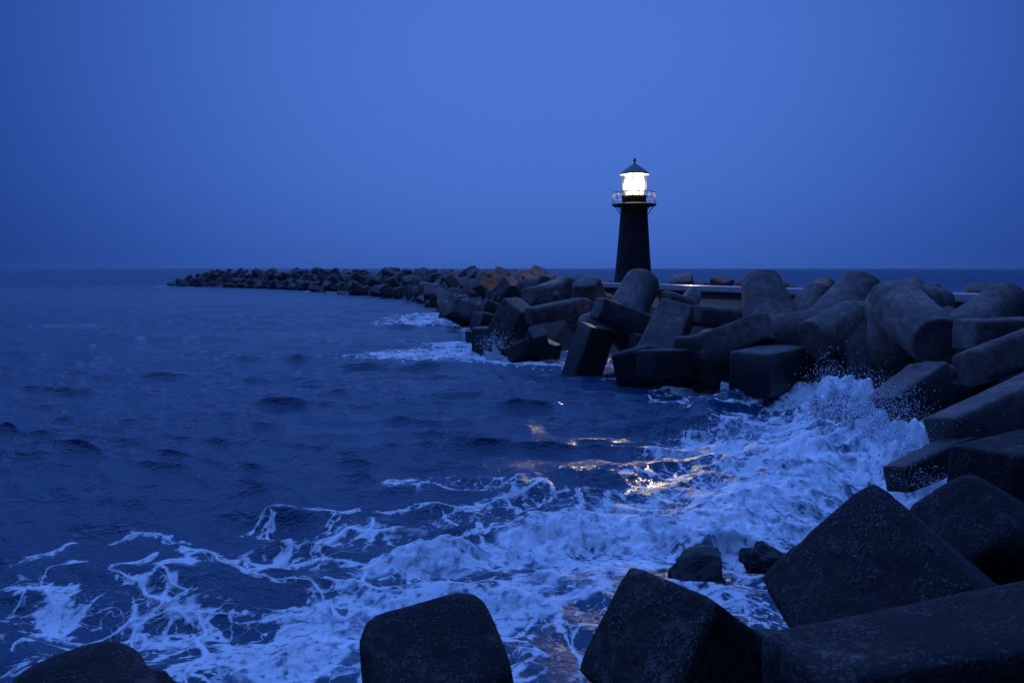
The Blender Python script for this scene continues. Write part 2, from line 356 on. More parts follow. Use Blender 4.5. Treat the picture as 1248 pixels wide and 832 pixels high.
    nl = q.size + tri.size; me.loops.add(nl); me.loops.foreach_set('vertex_index', np.concatenate([q.ravel(), tri.ravel()]).astype(np.int32))
    npoly = len(q) + len(tri); me.polygons.add(npoly)
    me.polygons.foreach_set('loop_start', np.concatenate([np.arange(len(q)) * 4, len(q) * 4 + np.arange(len(tri)) * 3]).astype(np.int32))
    me.polygons.foreach_set('use_smooth', np.ones(npoly, bool))
    me.update(); me.validate()
    for nm, a in (('foam', foam), ('streak', streak)):
        at = me.attributes.new(nm, 'FLOAT', 'POINT'); at.data.foreach_set('value', np.concatenate([a, [0]]).astype(np.float32))
    return me

def sea_material():
    M = MT('sea_water'); M.b.inputs['Roughness'].default_value = 0.12; M.b.inputs['IOR'].default_value = 1.33
    geo = M.n('ShaderNodeNewGeometry'); pos = geo.outputs['Position']
    fo = M.n('ShaderNodeAttribute', attribute_name='foam').outputs['Fac']; st = M.n('ShaderNodeAttribute', attribute_name='streak').outputs['Fac']
    mp = M.n('ShaderNodeVectorMath', operation='MULTIPLY'); M.l(pos, mp.inputs[0]); mp.inputs[1].default_value = (1, 1, 0.25)
    # warped coordinates for the lace: smooth flowing cells
    wv = M.noise(0.55, 1.5, 0.45, mp.outputs[0]); sub = M.n('ShaderNodeVectorMath', operation='SUBTRACT'); M.l(wv.outputs['Color'], sub.inputs[0]); sub.inputs[1].default_value = (.5, .5, .5)
    sc_ = M.n('ShaderNodeVectorMath', operation='SCALE'); M.l(sub.outputs[0], sc_.inputs[0]); sc_.inputs['Scale'].default_value = 0.9
    wv2 = M.noise(4.0, 3, 0.5, mp.outputs[0]); sub2 = M.n('ShaderNodeVectorMath', operation='SUBTRACT'); M.l(wv2.outputs['Color'], sub2.inputs[0]); sub2.inputs[1].default_value = (.5, .5, .5)
    sc2 = M.n('ShaderNodeVectorMath', operation='SCALE'); M.l(sub2.outputs[0], sc2.inputs[0]); sc2.inputs['Scale'].default_value = 0.22
    ad0 = M.n('ShaderNodeVectorMath', operation='ADD'); M.l(mp.outputs[0], ad0.inputs[0]); M.l(sc_.outputs[0], ad0.inputs[1])
    ad = M.n('ShaderNodeVectorMath', operation='ADD'); M.l(ad0.outputs[0], ad.inputs[0]); M.l(sc2.outputs[0], ad.inputs[1])
    def ridge(scale, det, off):
        mv = M.n('ShaderNodeVectorMath', operation='ADD'); M.l(ad.outputs[0], mv.inputs[0]); mv.inputs[1].default_value = (off, off * 2, 0)
        n = M.noise(scale, det, 0.45, mv.outputs[0]).outputs[0]; return M.math('MULTIPLY', M.math('ABSOLUTE', M.math('SUBTRACT', n, 0.5)), 2.6)
    v1, v2 = M.math('MINIMUM', ridge(0.75, 1.2, 0), ridge(0.62, 1.0, 13.7)), M.math('MINIMUM', ridge(2.0, 1.2, 5), ridge(1.7, 1.0, 23))
    fn = M.noise(7, 4, 0.58, mp.outputs[0]).outputs[0]; fm = M.noise(1.1, 4, 0.6, mp.outputs[0], 0.8).outputs[0]; ff = M.noise(30, 3, 0.7, mp.outputs[0]).outputs[0]
    d = M.math('MULTIPLY', fo, M.math('ADD', -0.32, M.math('MULTIPLY', fm, 2.5)))      # patchy density
    dp = M.math('MAXIMUM', d, 0.001)
    w1 = M.math('MULTIPLY', M.math('POWER', dp, 1.6), M.math('MULTIPLY', M.mr(fn, 0.3, 0.7, 0.5, 1.5), 0.36))
    w2 = M.math('MULTIPLY', M.math('POWER', dp, 2.4), M.math('MULTIPLY', M.mr(fn, 0.3, 0.7, 0.5, 1.5), 0.34))
    l1 = M.mr(v1, M.math('MULTIPLY', w1, 0.3), M.math('ADD', M.math('MULTIPLY', w1, 1.3), 0.006), 1, 0); l2 = M.mr(v2, M.math('MULTIPLY', w2, 0.2), M.math('ADD', M.math('MULTIPLY', w2, 1.3), 0.006), 1, 0)
    lace = M.math('MAXIMUM', l1, M.math('MULTIPLY', l2, 0.75))
    lace = M.math('MULTIPLY', M.math('POWER', lace, 1.3), M.math('MULTIPLY', M.mr(d, 0.06, 0.25), M.mr(fn, 0.30, 0.52, 0.25, 1.0)))
    dn = M.math('ADD', d, M.math('MULTIPLY', M.math('SUBTRACT', fn, 0.5), 0.75))
    solid = M.mr(dn, 0.70, 1.10); milky = M.math('MULTIPLY', M.mr(dn, 0.30, 0.95), 0.36)
    strk = M.mr(M.math('ADD', st, M.math('MULTIPLY', M.math('SUBTRACT', fn, 0.5), 1.5)), 0.42, 1.10)
    mask = M.math('MAXIMUM', M.math('MAXIMUM', M.math('MULTIPLY', lace, 0.85), solid), M.math('MAXIMUM', M.math('MULTIPLY', strk, 0.88), milky))
    bub = M.math('MULTIPLY', M.mr(M.noise(5.5, 2, 0.5, mp.outputs[0]).outputs[0], 0.60, 0.67), M.math('MULTIPLY', M.mr(fo, 0.08, 0.30), 0.8))
    mask = M.math('MAXIMUM', mask, bub)
    mask = M.math('MULTIPLY', mask, M.mr(ff, 0.30, 0.62, 0.80, 1.0), clamp=True)
    # occasional whitecap flecks in the open water
    # water body: aerated water is paler
    aer = M.mr(d, 0.25, 1.1, 0, 1)
    wc = M.mix(aer, (0.0002, 0.042, 0.094, 1), (0.02, 0.12, 0.21, 1)); M.l(wc, M.b.inputs['Base Color'])
    # ripples, stretched across the wind
    rp = M.n('ShaderNodeVectorMath', operation='MULTIPLY'); M.l(pos, rp.inputs[0]); rp.inputs[1].default_value = (0.75, 1.35, 0.3)
    r0 = M.noise(0.7, 2, 0.5, rp.outputs[0]); r1 = M.noise(2.6, 4, 0.6, rp.outputs[0]); r2 = M.noise(9.0, 3, 0.6, rp.outputs[0])
    hh = M.math('ADD', M.math('MULTIPLY', r0.outputs[0], 1.5), M.math('ADD', r1.outputs[0], M.math('MULTIPLY', r2.outputs[0], 0.58)))
    dl = M.n('ShaderNodeVectorMath', operation='LENGTH'); M.l(pos, dl.inputs[0])
    M.l(M.math('MAXIMUM', M.mr(d, 0.08, 0.5, 0.09, 0.5), M.mr(dl.outputs['Value'], 45, 300, 0.09, 0.55)), M.b.inputs['Roughness'])
    M.l(M.bump(hh, 0.9, 0.10), M.b.inputs['Normal'])
    fb = M.n('ShaderNodeBsdfPrincipled'); fb.inputs['Base Color'].default_value = (0.95, 0.92, 0.90, 1); fb.inputs['Roughness'].default_value = 0.7; fb.inputs['Specular IOR Level'].default_value = 0.2
    fh = M.math('ADD', M.math('MULTIPLY', fn, 0.8), M.math('MULTIPLY', ff, 0.25))
    M.l(M.bump(fh, 0.7, 0.05), fb.inputs['Normal'])
    ms = M.n('ShaderNodeMixShader'); M.l(mask, ms.inputs[0]); M.l(M.b.outputs[0], ms.inputs[1]); M.l(fb.outputs[0], ms.inputs[2]); M.l(ms.outputs[0], M.out.inputs[0])
    return M.m
sea = link('sea', build_sea(), sea_material()); tag(sea, kind='structure')

# ------------------------------------------------------------------ tetrapods
TD = [Vector((0, 0, 1))] + [Vector((math.sin(R(109.47)) * math.cos(a), math.sin(R(109.47)) * math.sin(a), math.cos(R(109.47)))) for a in (0, R(120), R(240))]
def leg_geo(V, Fc, d, L, rt, rr, n, seg, spin, bev):
    z = d.normalized(); up_ = Vector((0, 0, 1)) if abs(z.z) < 0.97 else Vector((0, 1, 0)); y = (up_ - z * up_.dot(z)).normalized(); x = y.cross(z)
    c, s = math.cos(spin), math.sin(spin); x, y = x * c + y * s, y * c - x * s
    b = bev * rt
    prof = [(-0.35 * rr, rr * 0.8), (0, rr)]
    for i in range(1, 9): prof.append(((L - b) * i / 8.0, rr + (rt - rr) * (i / 8.0) ** 0.85))
    for i in range(1, 6):
        a = i / 5 * math.pi / 2; prof.append((L - b + b * math.sin(a), rt - b * (1 - math.cos(a))))
    prof += [(L + 0.01, rt * 0.45)]
    base = len(V)
    if n >= 6: n *= 1.7
    for t, r in prof:
        for k in range(seg):
            a = 2 * math.pi * (k + 0.5) / seg; ca, sa = math.cos(a), math.sin(a)
            q = (abs(ca) ** n + abs(sa) ** n) ** (-1.0 / n)
            V.append(z * t + (x * ca + y * sa) * (r * q))
    for i in range(len(prof) - 1):
        for k in range(seg):
            k2 = (k + 1) % seg
            Fc.append((base + i * seg + k, base + i * seg + k2, base + (i + 1) * seg + k2, base + (i + 1) * seg + k))
    Fc.append(tuple(base + k for k in range(seg))[::-1]); top = base + (len(prof) - 1) * seg; Fc.append(tuple(top + k for k in range(seg)))
def tetra_mesh(legs, voxel=None, rough=0.02, seed=0):
    """legs: (direction, length, tip radius, root radius, section power, spin, bevel)"""
    V, Fc = [], []
    for d, L, rt, rr, n, spin, bev in legs: leg_geo(V, Fc, d, L, rt, rr, n, 36 if voxel and voxel < 0.1 else 24, spin, bev)
    me = mesh('tetrapod', V, Fc, True)
    if voxel:
        o = bpy.data.objects.new('t', me); COL.objects.link(o)
        m = o.modifiers.new('r', 'REMESH'); m.mode = 'VOXEL'; m.voxel_size = voxel
        m2 = o.modifiers.new('s', 'SMOOTH'); m2.factor = 0.4; m2.iterations = 1
        dg = bpy.context.evaluated_depsgraph_get(); me2 = bpy.data.meshes.new_from_object(o.evaluated_get(dg))
        bpy.data.objects.remove(o); bpy.data.meshes.remove(me); me = me2; me.name = 'tetrapod'
        nv = len(me.vertices); c = np.empty(nv * 3, np.float32); nn = np.empty(nv * 3, np.float32)
        me.vertices.foreach_get('co', c); me.vertex_normals.foreach_get('vector', nn); c = c.reshape(-1, 3); nn = nn.reshape(-1, 3)
        off = seed * 7.13
        h = (n3(c * 0.9 + off) - .5) * 1.3 + (n3(c * 2.6 + off) - .5) * 0.8 + (n3(c * 7.0 + off) - .5) * 0.35
        pit = np.clip(n3(c * 5.0 + off + 9) - 0.72, 0, 1) * -3.0
        c = c + nn * ((h + pit) * rough)[:, None]
        me.vertices.foreach_set('co', c.ravel()); me.polygons.foreach_set('use_smooth', np.ones(len(me.polygons), bool)); me.update()
    return me
TG = 'concrete tetrapods heaped along the breakwater'
nhero = 0
def proj(p):
    v = p - EYE; c, q = math.cos(PITCH), math.sin(PITCH); f = v.y * c - v.z * q; u = v.y * q + v.z * c
    return 624 + F * v.x / f, 416 - F * u / f, f
SPH = []
for k in range(400):
    zz = 1 - 2 * (k + .5) / 400; ph = k * 2.399963; rr0 = math.sqrt(1 - zz * zz); SPH.append(Vector((rr0 * math.cos(ph), rr0 * math.sin(ph), zz)))
def tet(label, hub, legs, mat=None, voxel=None, flare=1.3, rough=0.02, Lk=1.9):
    """one tetrapod: hub at (photo x, y, distance); legs = [(tip x, y, distance, width in photo px, section power, spin, bevel)];
    the remaining legs spread out from those, kept low and to the back where the heap hides them"""
    global nhero; nhero += 1
    c = P(*hub); out = []; dirs = []; rts = []
    for k, (x, y, D, wpx, n, spin, bev) in enumerate(legs):
        a = P(x, y, D); d = a - c; rt = wpx / 2 * D / F; L = d.length; d.normalize()
        if k == 0 and L < Lk * rt: c = a - d * (Lk * rt); L = Lk * rt
        dirs.append(d); rts.append(rt); out.append((d, L, rt, rt * flare, n, R(spin), bev))
    rt = rts[0]; n = legs[0][4]; cx, cy, cd = proj(c); top = min([l[1] for l in legs] + [cy]) - 2
    while len(out) < 4:
        best = None; Ls = 2.2 * rt
        for q in SPH:
            m = min(q.angle(e) for e in dirs); T = c + q * Ls
            if (T - EYE).y < 0.5: f, y = 0.5, 2000
            else: x, y, f = proj(T)
            sc_ = min(m, R(105)) * 1.5 - 1.6 * max(0, 0.35 - max(q.y, -q.z)) - max(0, top - (y - rt * .8 * F / max(f, .5))) * f / F * 3.0 - max(0, cd - f) * 0.9 - max(0, q.z) * 0.8
            if best is None or sc_ > best[0]: best = (sc_, q)
        dirs.append(best[1]); out.append((best[1], Ls, rt, rt * flare, n, 0.0, 0.15))
    D0 = legs[0][2]; voxel = voxel or (0.045 if D0 < 22 else 0.055 if D0 < 40 else 0.07)
    me = tetra_mesh(out, voxel, rough, nhero)
    o = link('tetrapod', me, mat or M_CON); o.location = c
    return tag(o, label, 'tetrapod', TG)

# --- the blocks at the photographer's feet
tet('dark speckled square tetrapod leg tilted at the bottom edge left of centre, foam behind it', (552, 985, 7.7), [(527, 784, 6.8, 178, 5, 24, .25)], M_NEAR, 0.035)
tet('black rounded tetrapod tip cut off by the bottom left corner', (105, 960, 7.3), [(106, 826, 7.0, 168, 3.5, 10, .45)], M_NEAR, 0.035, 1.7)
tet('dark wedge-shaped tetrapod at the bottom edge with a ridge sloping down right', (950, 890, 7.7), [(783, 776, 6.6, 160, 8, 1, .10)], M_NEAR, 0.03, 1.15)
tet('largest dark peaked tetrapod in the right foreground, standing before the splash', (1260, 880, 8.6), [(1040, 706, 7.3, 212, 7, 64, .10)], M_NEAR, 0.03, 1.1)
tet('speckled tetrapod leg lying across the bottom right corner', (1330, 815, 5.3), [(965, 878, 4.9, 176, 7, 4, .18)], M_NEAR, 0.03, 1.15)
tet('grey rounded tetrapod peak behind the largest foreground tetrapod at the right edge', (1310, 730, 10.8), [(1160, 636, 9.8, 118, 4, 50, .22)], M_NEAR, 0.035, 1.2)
# --- right-hand bank beside the splash
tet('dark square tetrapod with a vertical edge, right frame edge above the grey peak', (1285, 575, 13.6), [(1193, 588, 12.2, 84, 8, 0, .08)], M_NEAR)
tet('long dark tetrapod leg slanting up to the right edge from the spray', (1310, 465, 17), [(1150, 533, 15.6, 52, 7, 12, .10)])
tet('low dark tetrapod leg covered in spray droplets pointing into the splash', (1190, 540, 15.8), [(1092, 584, 14.4, 34, 8, 10, .08)])
tet('dark tetrapod leg leaning down left into the top of the splash', (1136, 466, 22.0), [(1074, 506, 20.4, 44, 8, 10, .08)])
tet('pale smooth tetrapod leg running off the right edge above black shade', (1310, 404, 20.0), [(1180, 450, 19.0, 44, 5, 20, .15)])
tet('dark blue flat-topped tetrapod leg lying level at the right edge', (1290, 408, 23.5), [(1175, 408, 22.5, 38, 7, 0, .10)])
tet('pale cylindrical tetrapod leg tipped down right, end face in black shade', (1092, 372, 27.0), [(1142, 416, 24.4, 60, 2.6, 0, .06), (1082, 452, 28.0, 54, 2.6, 0, .1), (1062, 402, 31.5, 48, 2.6, 0, .1), (1140, 372, 32.0, 44, 2.6, 0, .1)], flare=1.12)
tet('small pale tetrapod tip between the tipped cylinder and the dark path-side one', (1150, 404, 28.5), [(1160, 382, 28.0, 28, 4, 40, .15)])
tet('dark cylindrical tetrapod leg in front of the path near the right edge', (1172, 412, 26.0), [(1230, 366, 27.0, 52, 2.4, 0, .12)], flare=1.15)
tet('tall cylindrical tetrapod leg leaning right across the path edge', (1004, 408, 30.0), [(1052, 352, 31.5, 56, 2.2, 0, .10)], flare=1.15)
tet('short pale tetrapod stump at the foot of the tall leaning cylinder', (1040, 391, 29.0), [(990, 414, 28.3, 48, 2.3, 0, .05), (1052, 462, 27.8, 46, 5, 0, .1)], flare=1.15)
tet('dark tetrapod leg between the broad pale upright one and the leaning cylinder', (968, 402, 34.0), [(1000, 356, 35.0, 34, 3, 0, .12)])
tet('broad pale upright tetrapod leg, tallest block in front of the path', (950, 436, 33.0), [(926, 342, 36.0, 44, 3.2, 0, .20)], flare=1.75)
tet('square tetrapod leg thrust up right before the broad pale upright one', (862, 428, 31.5), [(936, 397, 30.0, 36, 8, -8, .08)], flare=1.2)
tet('blocky tetrapod standing in the foam under the square thrusting leg', (968, 446, 30.5), [(913, 456, 27.6, 56, 7, 0, .12)], flare=1.15)
tet('low dark tetrapod leg at the waterline with a lamplit top corner', (862, 440, 32.5), [(786, 443, 30.6, 34, 8, 4, .06)], flare=1.05)
tet('dark leaning tetrapod leg behind the lamplit waterline block', (799, 442, 33.6), [(826, 378, 35.0, 42, 6, 20, .10)], flare=1.15)
tet('pale tetrapod leg lying low between the dark leaning leg and the broad upright one', (908, 392, 36), [(848, 384, 35.0, 26, 4, 0, .15)])
tet('small rounded tetrapod tips behind the dark leaning leg below the path', (836, 374, 40.0), [(810, 364, 39.0, 20, 3, 0, .2), (845, 358, 41.5, 18, 5, 45, .1)])
tet('pale cylindrical tetrapod leg standing just right of the lighthouse foot', (757, 396, 38.0), [(784, 342, 40.0, 42, 2.3, 0, .12)], flare=1.12)
tet('square tetrapod beam sloping down right below the lighthouse', (788, 400, 36.8), [(727, 375, 36.0, 28, 7, 0, .10)], flare=1.2)
tet('flat-faced rectangular tetrapod leg standing in the water below the lighthouse', (702, 478, 36.8), [(728, 398, 36.6, 36, 9, 35, .06)], flare=1.08)
tet('small dark tetrapod leg in shade left of the lamplit block', (802, 426, 36.0), [(770, 415, 35.5, 20, 7, 0, .1)])
tet('upright flared tetrapod leg left of the lighthouse path end', (720, 374, 43.5), [(714, 342, 43.0, 33, 3, 0, .18)], flare=1.35)
tet('long pale tetrapod beam pointing left below the upright flared leg', (708, 374, 41.8), [(644, 386, 40.5, 22, 4.5, 0, .12)], flare=1.15)
tet('black peaked tetrapod in the foam with a pale triangular top', (654, 424, 44.0), [(655, 404, 43.0, 20, 6, 20, .08), (622, 431, 42.8, 20, 7, 30, .08), (680, 430, 43.4, 20, 7, 0, .08)], flare=1.5)
tet('tall dark tetrapod with a lit sloping top edge, left of the long pale beam', (612, 416, 46.0), [(634, 371, 45.2, 34, 8, 0, .06)], flare=1.1)
tet('dark tetrapod leg with a blue flat top at the left end of the near heap', (618, 400, 51), [(580, 391, 49.5, 24, 8, 0, .08)], flare=1.15)
tet('low black tetrapod foot in the foam at the left end of the near heap', (604, 406, 49), [(572, 411, 47.0, 15, 6, 0, .1)], flare=1.2)
tet('grey tetrapod leg lying above the dark flat-topped one', (620, 384, 54), [(589, 371, 53.5, 15, 6, 0, .1)])
tet('broad grey tetrapod hub below the crest left of the upright flared leg', (668, 362, 50.0), [(642, 362, 49.0, 24, 5, 10, .12), (694, 346, 51, 24, 4, 0, .12)], flare=1.4)
tet('grey tetrapod leg with a round end on the crest left of the flared leg', (648, 350, 56), [(664, 344, 53.5, 17, 2.4, 0, .06)], flare=1.5)
tet('slim pale tetrapod leg leaning over the crest in the middle of the heap', (610, 362, 62.5), [(624, 342, 61.5, 17, 6, 0, .08)])
tet('pale angular tetrapod facing the sea left of the near heap', (604, 358, 67), [(582, 343, 66.0, 17, 7, 20, .08)], flare=1.4)
tet('dark round tetrapod tip standing highest above the horizon on the crest', (602, 346, 72.5), [(597, 331, 72.0, 13, 2.4, 0, .2)])
tet('small tetrapod tip between two crest blocks left of the lighthouse', (634, 356, 67), [(627, 340, 66.0, 15, 4, 20, .2)])

# --- the blocks on the far side of the path
for lab, x, y, D, wpx, n, rl, dx in [
    ('pale faceted tetrapod tip behind the path just right of the lighthouse', 829, 338, 68, 28, 4, 20, 4),
    ('small pointed tetrapod tip behind the path right of the faceted one', 854, 344, 66, 14, 5, 45, 0),
    ('dark square tetrapod tip behind the path right of the small pointed one', 881, 339, 64, 22, 7, 30, -4),
    ('low brown tetrapod tip behind the path beside the broad pale upright leg', 907, 344, 62, 20, 2.4, 20, -12),
    ('dark tetrapod tip peeping behind the path right of the broad pale upright leg', 962, 346, 57, 22, 2.4, 20, -16),
    ('brown sloping tetrapod tip behind the path left of the tall leaning cylinder', 998, 347, 54, 30, 3, 45, 22),
    ('flat-topped tetrapod tip behind the path right of the tall leaning cylinder', 1103, 348, 48, 36, 3, 30, 14),
    ('low round tetrapod tip behind the path beside the flat-topped one', 1130, 352, 47.5, 26, 2.4, 20, 20),
    ('rounded tetrapod tip behind the path near the right edge of the photo', 1202, 350, 44, 38, 2.8, 10, -12),
    ('tiny tetrapod tip at the left foot of the lighthouse', 738, 341, 74, 13, 3, 0, 3),
    ('grey tetrapod tip left of the lighthouse above the upright flared leg', 704, 338, 66, 15, 4, 45, 5),
    ('grey pointed tetrapod tip on the crest above the round leg end', 689, 337, 66, 15, 5, 45, -4),
    ('broad tetrapod tip on the crest above the broad grey hub', 667, 337, 64, 19, 3, 20, 6),
    ('brown tetrapod tip on the crest right of the slim pale leg', 642, 335, 68, 16, 4, 30, -5)]:
    tet(lab, (x + dx, y + 1500 / D, D + 0.6), [(x, y, D, wpx, n, rl, .28)])

# --- the long arm running out to sea: copies of four units
arm = [Vector(W(x, y)[:2]) for x, y in [(585, 398), (548, 374), (484, 363), (352, 352.5), (205, 348)]]
protos = [tetra_mesh([(e, 1.0, 0.235, 0.32, [4, 7, 5, 3][i], 0.3 * i + 0.5 * m, 0.14) for m, e in enumerate(TD)], 0.03, 0.008, 70 + i) for i in range(4)]
first = {}
seg_l = [(arm[i + 1] - arm[i]).length for i in range(len(arm) - 1)]; total = sum(seg_l)
def along(t):
    for i, l in enumerate(seg_l):
        if t <= l or i == len(seg_l) - 1: d = (arm[i + 1] - arm[i]).normalized(); return arm[i] + d * t, d
        t -= l
rowlab = ['at the waterline', 'halfway up the slope', 'on the crest']
seglab = ['where the breakwater arm starts beyond the near heap', 'midway along the breakwater arm', 'near the far tip of the breakwater arm']
narm = 0
for row in range(3):
    t = 1.0 + row * 1.3
    while t < total - row * 3.2:
        p, d = along(t); u = t / total
        sc = 3.5 * (1 - 0.25 * u) * random.uniform(0.85, 1.18)
        nrm = Vector((d.y, -d.x))
        if nrm.y < 0: nrm = -nrm
        taper = min(1.0, (total - t) / 22.0 + 0.32)
        p = p + nrm * (row * 2.7 * (1 - 0.25 * u) + 0.6 + random.uniform(-.6, .6))
        top = [2.4, 3.9, 4.85][row] * taper * random.uniform(0.90, 1.06)
        k = random.randrange(4)
        if k not in first:
            o = link('tetrapod', protos[k], M_FAR); first[k] = o
        else:
            o = first[k].copy(); COL.objects.link(o)
        tl = random.uniform(0.1, 0.75) + (math.pi if random.random() < 0.35 else 0); ya = random.uniform(0, 6.28)
        q = Matrix.Rotation(ya, 3, 'Z') @ Matrix.Rotation(tl, 3, 'X') @ Matrix.Rotation(random.uniform(0, 6.28), 3, 'Z')
        o.scale = (sc,) * 3; o.rotation_euler = q.to_euler()
        hi = max((q @ e).z + 0.12 for e in TD) * sc
        o.location = (p.x, p.y, top - hi)
        sl_ = seglab[0] if u < 0.3 else seglab[1] if u < 0.68 else seglab[2]
        tag(o, 'small grey tetrapod %s %s' % (rowlab[row], sl_), 'tetrapod', 'tetrapods %s %s' % (rowlab[row], sl_))
        narm += 1; t += sc * (1.02 if row else 0.95) * random.uniform(0.85, 1.15)
print('arm tetrapods', narm, 'heroes', nhero)

# ------------------------------------------------------------------ rubble core (mound under the blocks, coloured near-black as shade in the gaps)
def mound():
    line = [(-98, 231), (-55, 196), (-21, 141), (-9, 112), (-1, 69), (0.8, 47), (4.0, 43.8), (7.2, 38.5), (9.8, 32), (11.8, 26), (12.3, 20), (12.0, 14), (6, 9), (0, 8.2), (-4, 7.6), (-9, 7)]
    back = [(-96, 236), (-52, 203), (-14, 150), (0, 118), (14, 76), (16, 70), (19, 66), (24, 58), (28, 50), (33, 40), (38, 30), (40, 15), (38, -6), (10, -12), (-6, -12), (-14, -10)]
    V, Fc = [], []; K = 12
    for (a, b), i in zip(zip(line, back), range(99)):
        for k in range(K + 1):
            s = k / K; z = -1.2 + 4.1 * min(1, s * 3.6, (1 - s) * 3.2) * (0.6 if i == 0 else 1)
            if i >= 11: z = -1.2 + 2.2 * min(1, s * 4)
            V.append((a[0] + (b[0] - a[0]) * s, a[1] + (b[1] - a[1]) * s, z + random.uniform(-.2, .2)))
    for i in range(len(line) - 1):
        for k in range(K): q = i * (K + 1) + k; Fc.append((q, q + 1, q + K + 2, q + K + 1))
    o = link('ground', mesh('ground', V, Fc), M_DARK); tag(o, kind='structure')
mound()

# ------------------------------------------------------------------ concrete path along the crest
pd = Vector((14.0, -28.6, 0)).normalized(); pn = Vector((-pd.y, pd.x, 0)) * 1.0
if pn.x < 0: pn = -pn
PA = Vector((6.8, 65.0, 0)) - pd * 2.0
def strip(name, prof, length, mat, parent=None, start=0.0):
    """extrude a cross profile (offset inwards, z) along the path"""
    V, Fc = [], []; ns = 24; m = len(prof)
    for i in range(ns + 1):
        q = PA + pd * (start + length * i / ns)
        for o_, z in prof: V.append(q + pn * o_ + Vector((0, 0, z)))
    for i in range(ns):
        for k in range(m): k2 = (k + 1) % m; Fc.append((i * m + k, i * m + k2, (i + 1) * m + k2, (i + 1) * m + k))
    Fc.append(tuple(range(m))); Fc.append(tuple(ns * m + k for k in range(m))[::-1])
    o = link(name, mesh(name, V, Fc), mat, parent); return o
path = strip('path', [(0.35, 3.72), (4.6, 3.72), (4.6, 2.6), (0.35, 2.6)], 78, M_PATH); tag(path, kind='structure')
KM = MT('kerb_wet_concrete'); KM.b.inputs['Base Color'].default_value = (0.42, 0.38, 0.36, 1); KM.b.inputs['Roughness'].default_value = 0.25
kerb = strip('kerb', [(0, 3.55), (0.04, 3.80), (0.10, 3.84), (0.30, 3.85), (0.348, 3.80), (0.348, 3.45), (0.0, 3.45)], 78, KM.m); tag(kerb, kind='structure')

# ------------------------------------------------------------------ lighthouse
LD = 64.0; base = P(771.5, 345, LD); base.z = 3.725
def zy(py): return P(771.5, py, LD).z - base.z
PX = LD / F
lh = bpy.data.objects.new('lighthouse', None); COL.objects.link(lh); lh.location = base
tag(lh, 'black tapered lighthouse with glowing lantern and railed gallery on the breakwater', 'lighthouse')
def lathe(name, prof, mat, parent=lh, seg=48, smooth=True, cap=True):
    V, Fc = [], []
    for r, z in prof:
        for k in range(seg): a = 2 * math.pi * k / seg; V.append((r * math.cos(a), r * math.sin(a), z))
    for i in range(len(prof) - 1):
        for k in range(seg): k2 = (k + 1) % seg; Fc.append((i * seg + k, i * seg + k2, (i + 1) * seg + k2, (i + 1) * seg + k))
    if cap: Fc.append(tuple(range(seg))[::-1]); Fc.append(tuple((len(prof) - 1) * seg + k for k in range(seg)))
    me = mesh(name, V, Fc, smooth)
    if smooth:
        try: me.set_sharp_from_angle(angle=R(35))
        except Exception: pass
    return link(name, me, mat, parent)
def bar(name, a, b, r, mat, parent=lh, seg=8):
    a, b = Vector(a), Vector(b); z = (b - a).normalized(); x = z.orthogonal().normalized(); y = z.cross(x); V = []
    for p in (a, b):
        for k in range(seg): t = 2 * math.pi * k / seg; V.append(p + (x * math.cos(t) + y * math.sin(t)) * r)
    Fc = [(k, (k + 1) % seg, seg + (k + 1) % seg, seg + k) for k in range(seg)] + [tuple(range(seg))[::-1], tuple(range(seg, 2 * seg))]
    return link(name, mesh(name, V, Fc, True), mat, parent)
rb, rtp = 23.0 * PX, 15.8 * PX
zt = zy(252); prof = [(rb + 0.10, 0), (rb + 0.10, 0.22), (rb + 0.02, 0.26)]
for i in range(1, 13): s = i / 12; prof.append((rb + (rtp - rb) * (s ** 0.82), 0.26 + (zt - 0.26) * s))
lathe('tower', prof, M_BLACK)
zd = zy(250.5); rd = 26.5 * PX
deck = lathe('gallery_deck', [(rtp * .98, zd - 0.16), (rd - 0.10, zd - 0.06), (rd, zd), (rd, zd + 0.09), (rd - 0.05, zd + 0.11), (0.9, zd + 0.11)], M_BLACK, seg=48)
zf = zd + 0.11
for k in range(8):
    a = 2 * math.pi * (k + 0.0) / 8; c, s = math.cos(a), math.sin(a)
    bar('bracket', (c * (rtp + 0.02), s * (rtp + 0.02), zd - 0.72), (c * (rd - 0.2), s * (rd - 0.2), zd - 0.05), 0.035, M_IRON)
rl = bpy.data.objects.new('railing', None); COL.objects.link(rl); rl.parent = lh
hr = zy(235) - zd; rr_ = rd - 0.05
for k in range(16):
    a = 2 * math.pi * (k + 0.5) / 16; c, s = math.cos(a), math.sin(a); bar('post', (c * rr_, s * rr_, zf), (c * rr_, s * rr_, zd + hr), 0.018, M_IRON, rl)
def ring(name, R0, z, r, parent):
    V, Fc = [], []; A, B = 64, 6
    for i in range(A):
        a = 2 * math.pi * i / A
        for j in range(B): b = 2 * math.pi * j / B; q = R0 + r * math.cos(b); V.append((q * math.cos(a), q * math.sin(a), z + r * math.sin(b)))
    for i in range(A):
        for j in range(B): Fc.append((i * B + j, ((i + 1) % A) * B + j, ((i + 1) % A) * B + (j + 1) % B, i * B + (j + 1) % B))
    return link(name, mesh(name, V, Fc, True), M_IRON, parent)
ring('top_rail', rr_, zd + hr, 0.03, rl); ring('mid_rail', rr_, zd + hr * 0.55, 0.014, rl)
rg = 14.3 * PX; z0, z1 = zy(239), zy(212.5)
lathe('lantern_base', [(rg + 0.02, zf - 0.005), (rg + 0.02, z0 - 0.06), (rg + 0.07, z0 - 0.05), (rg + 0.07, z0), (rg - 0.05, z0 + .002)], M_BLACK)
lathe('lantern_glass', [(rg - 0.02, z0 + 0.004), (rg - 0.02, z1)], M_GLASS, seg=10, smooth=False, cap=False)
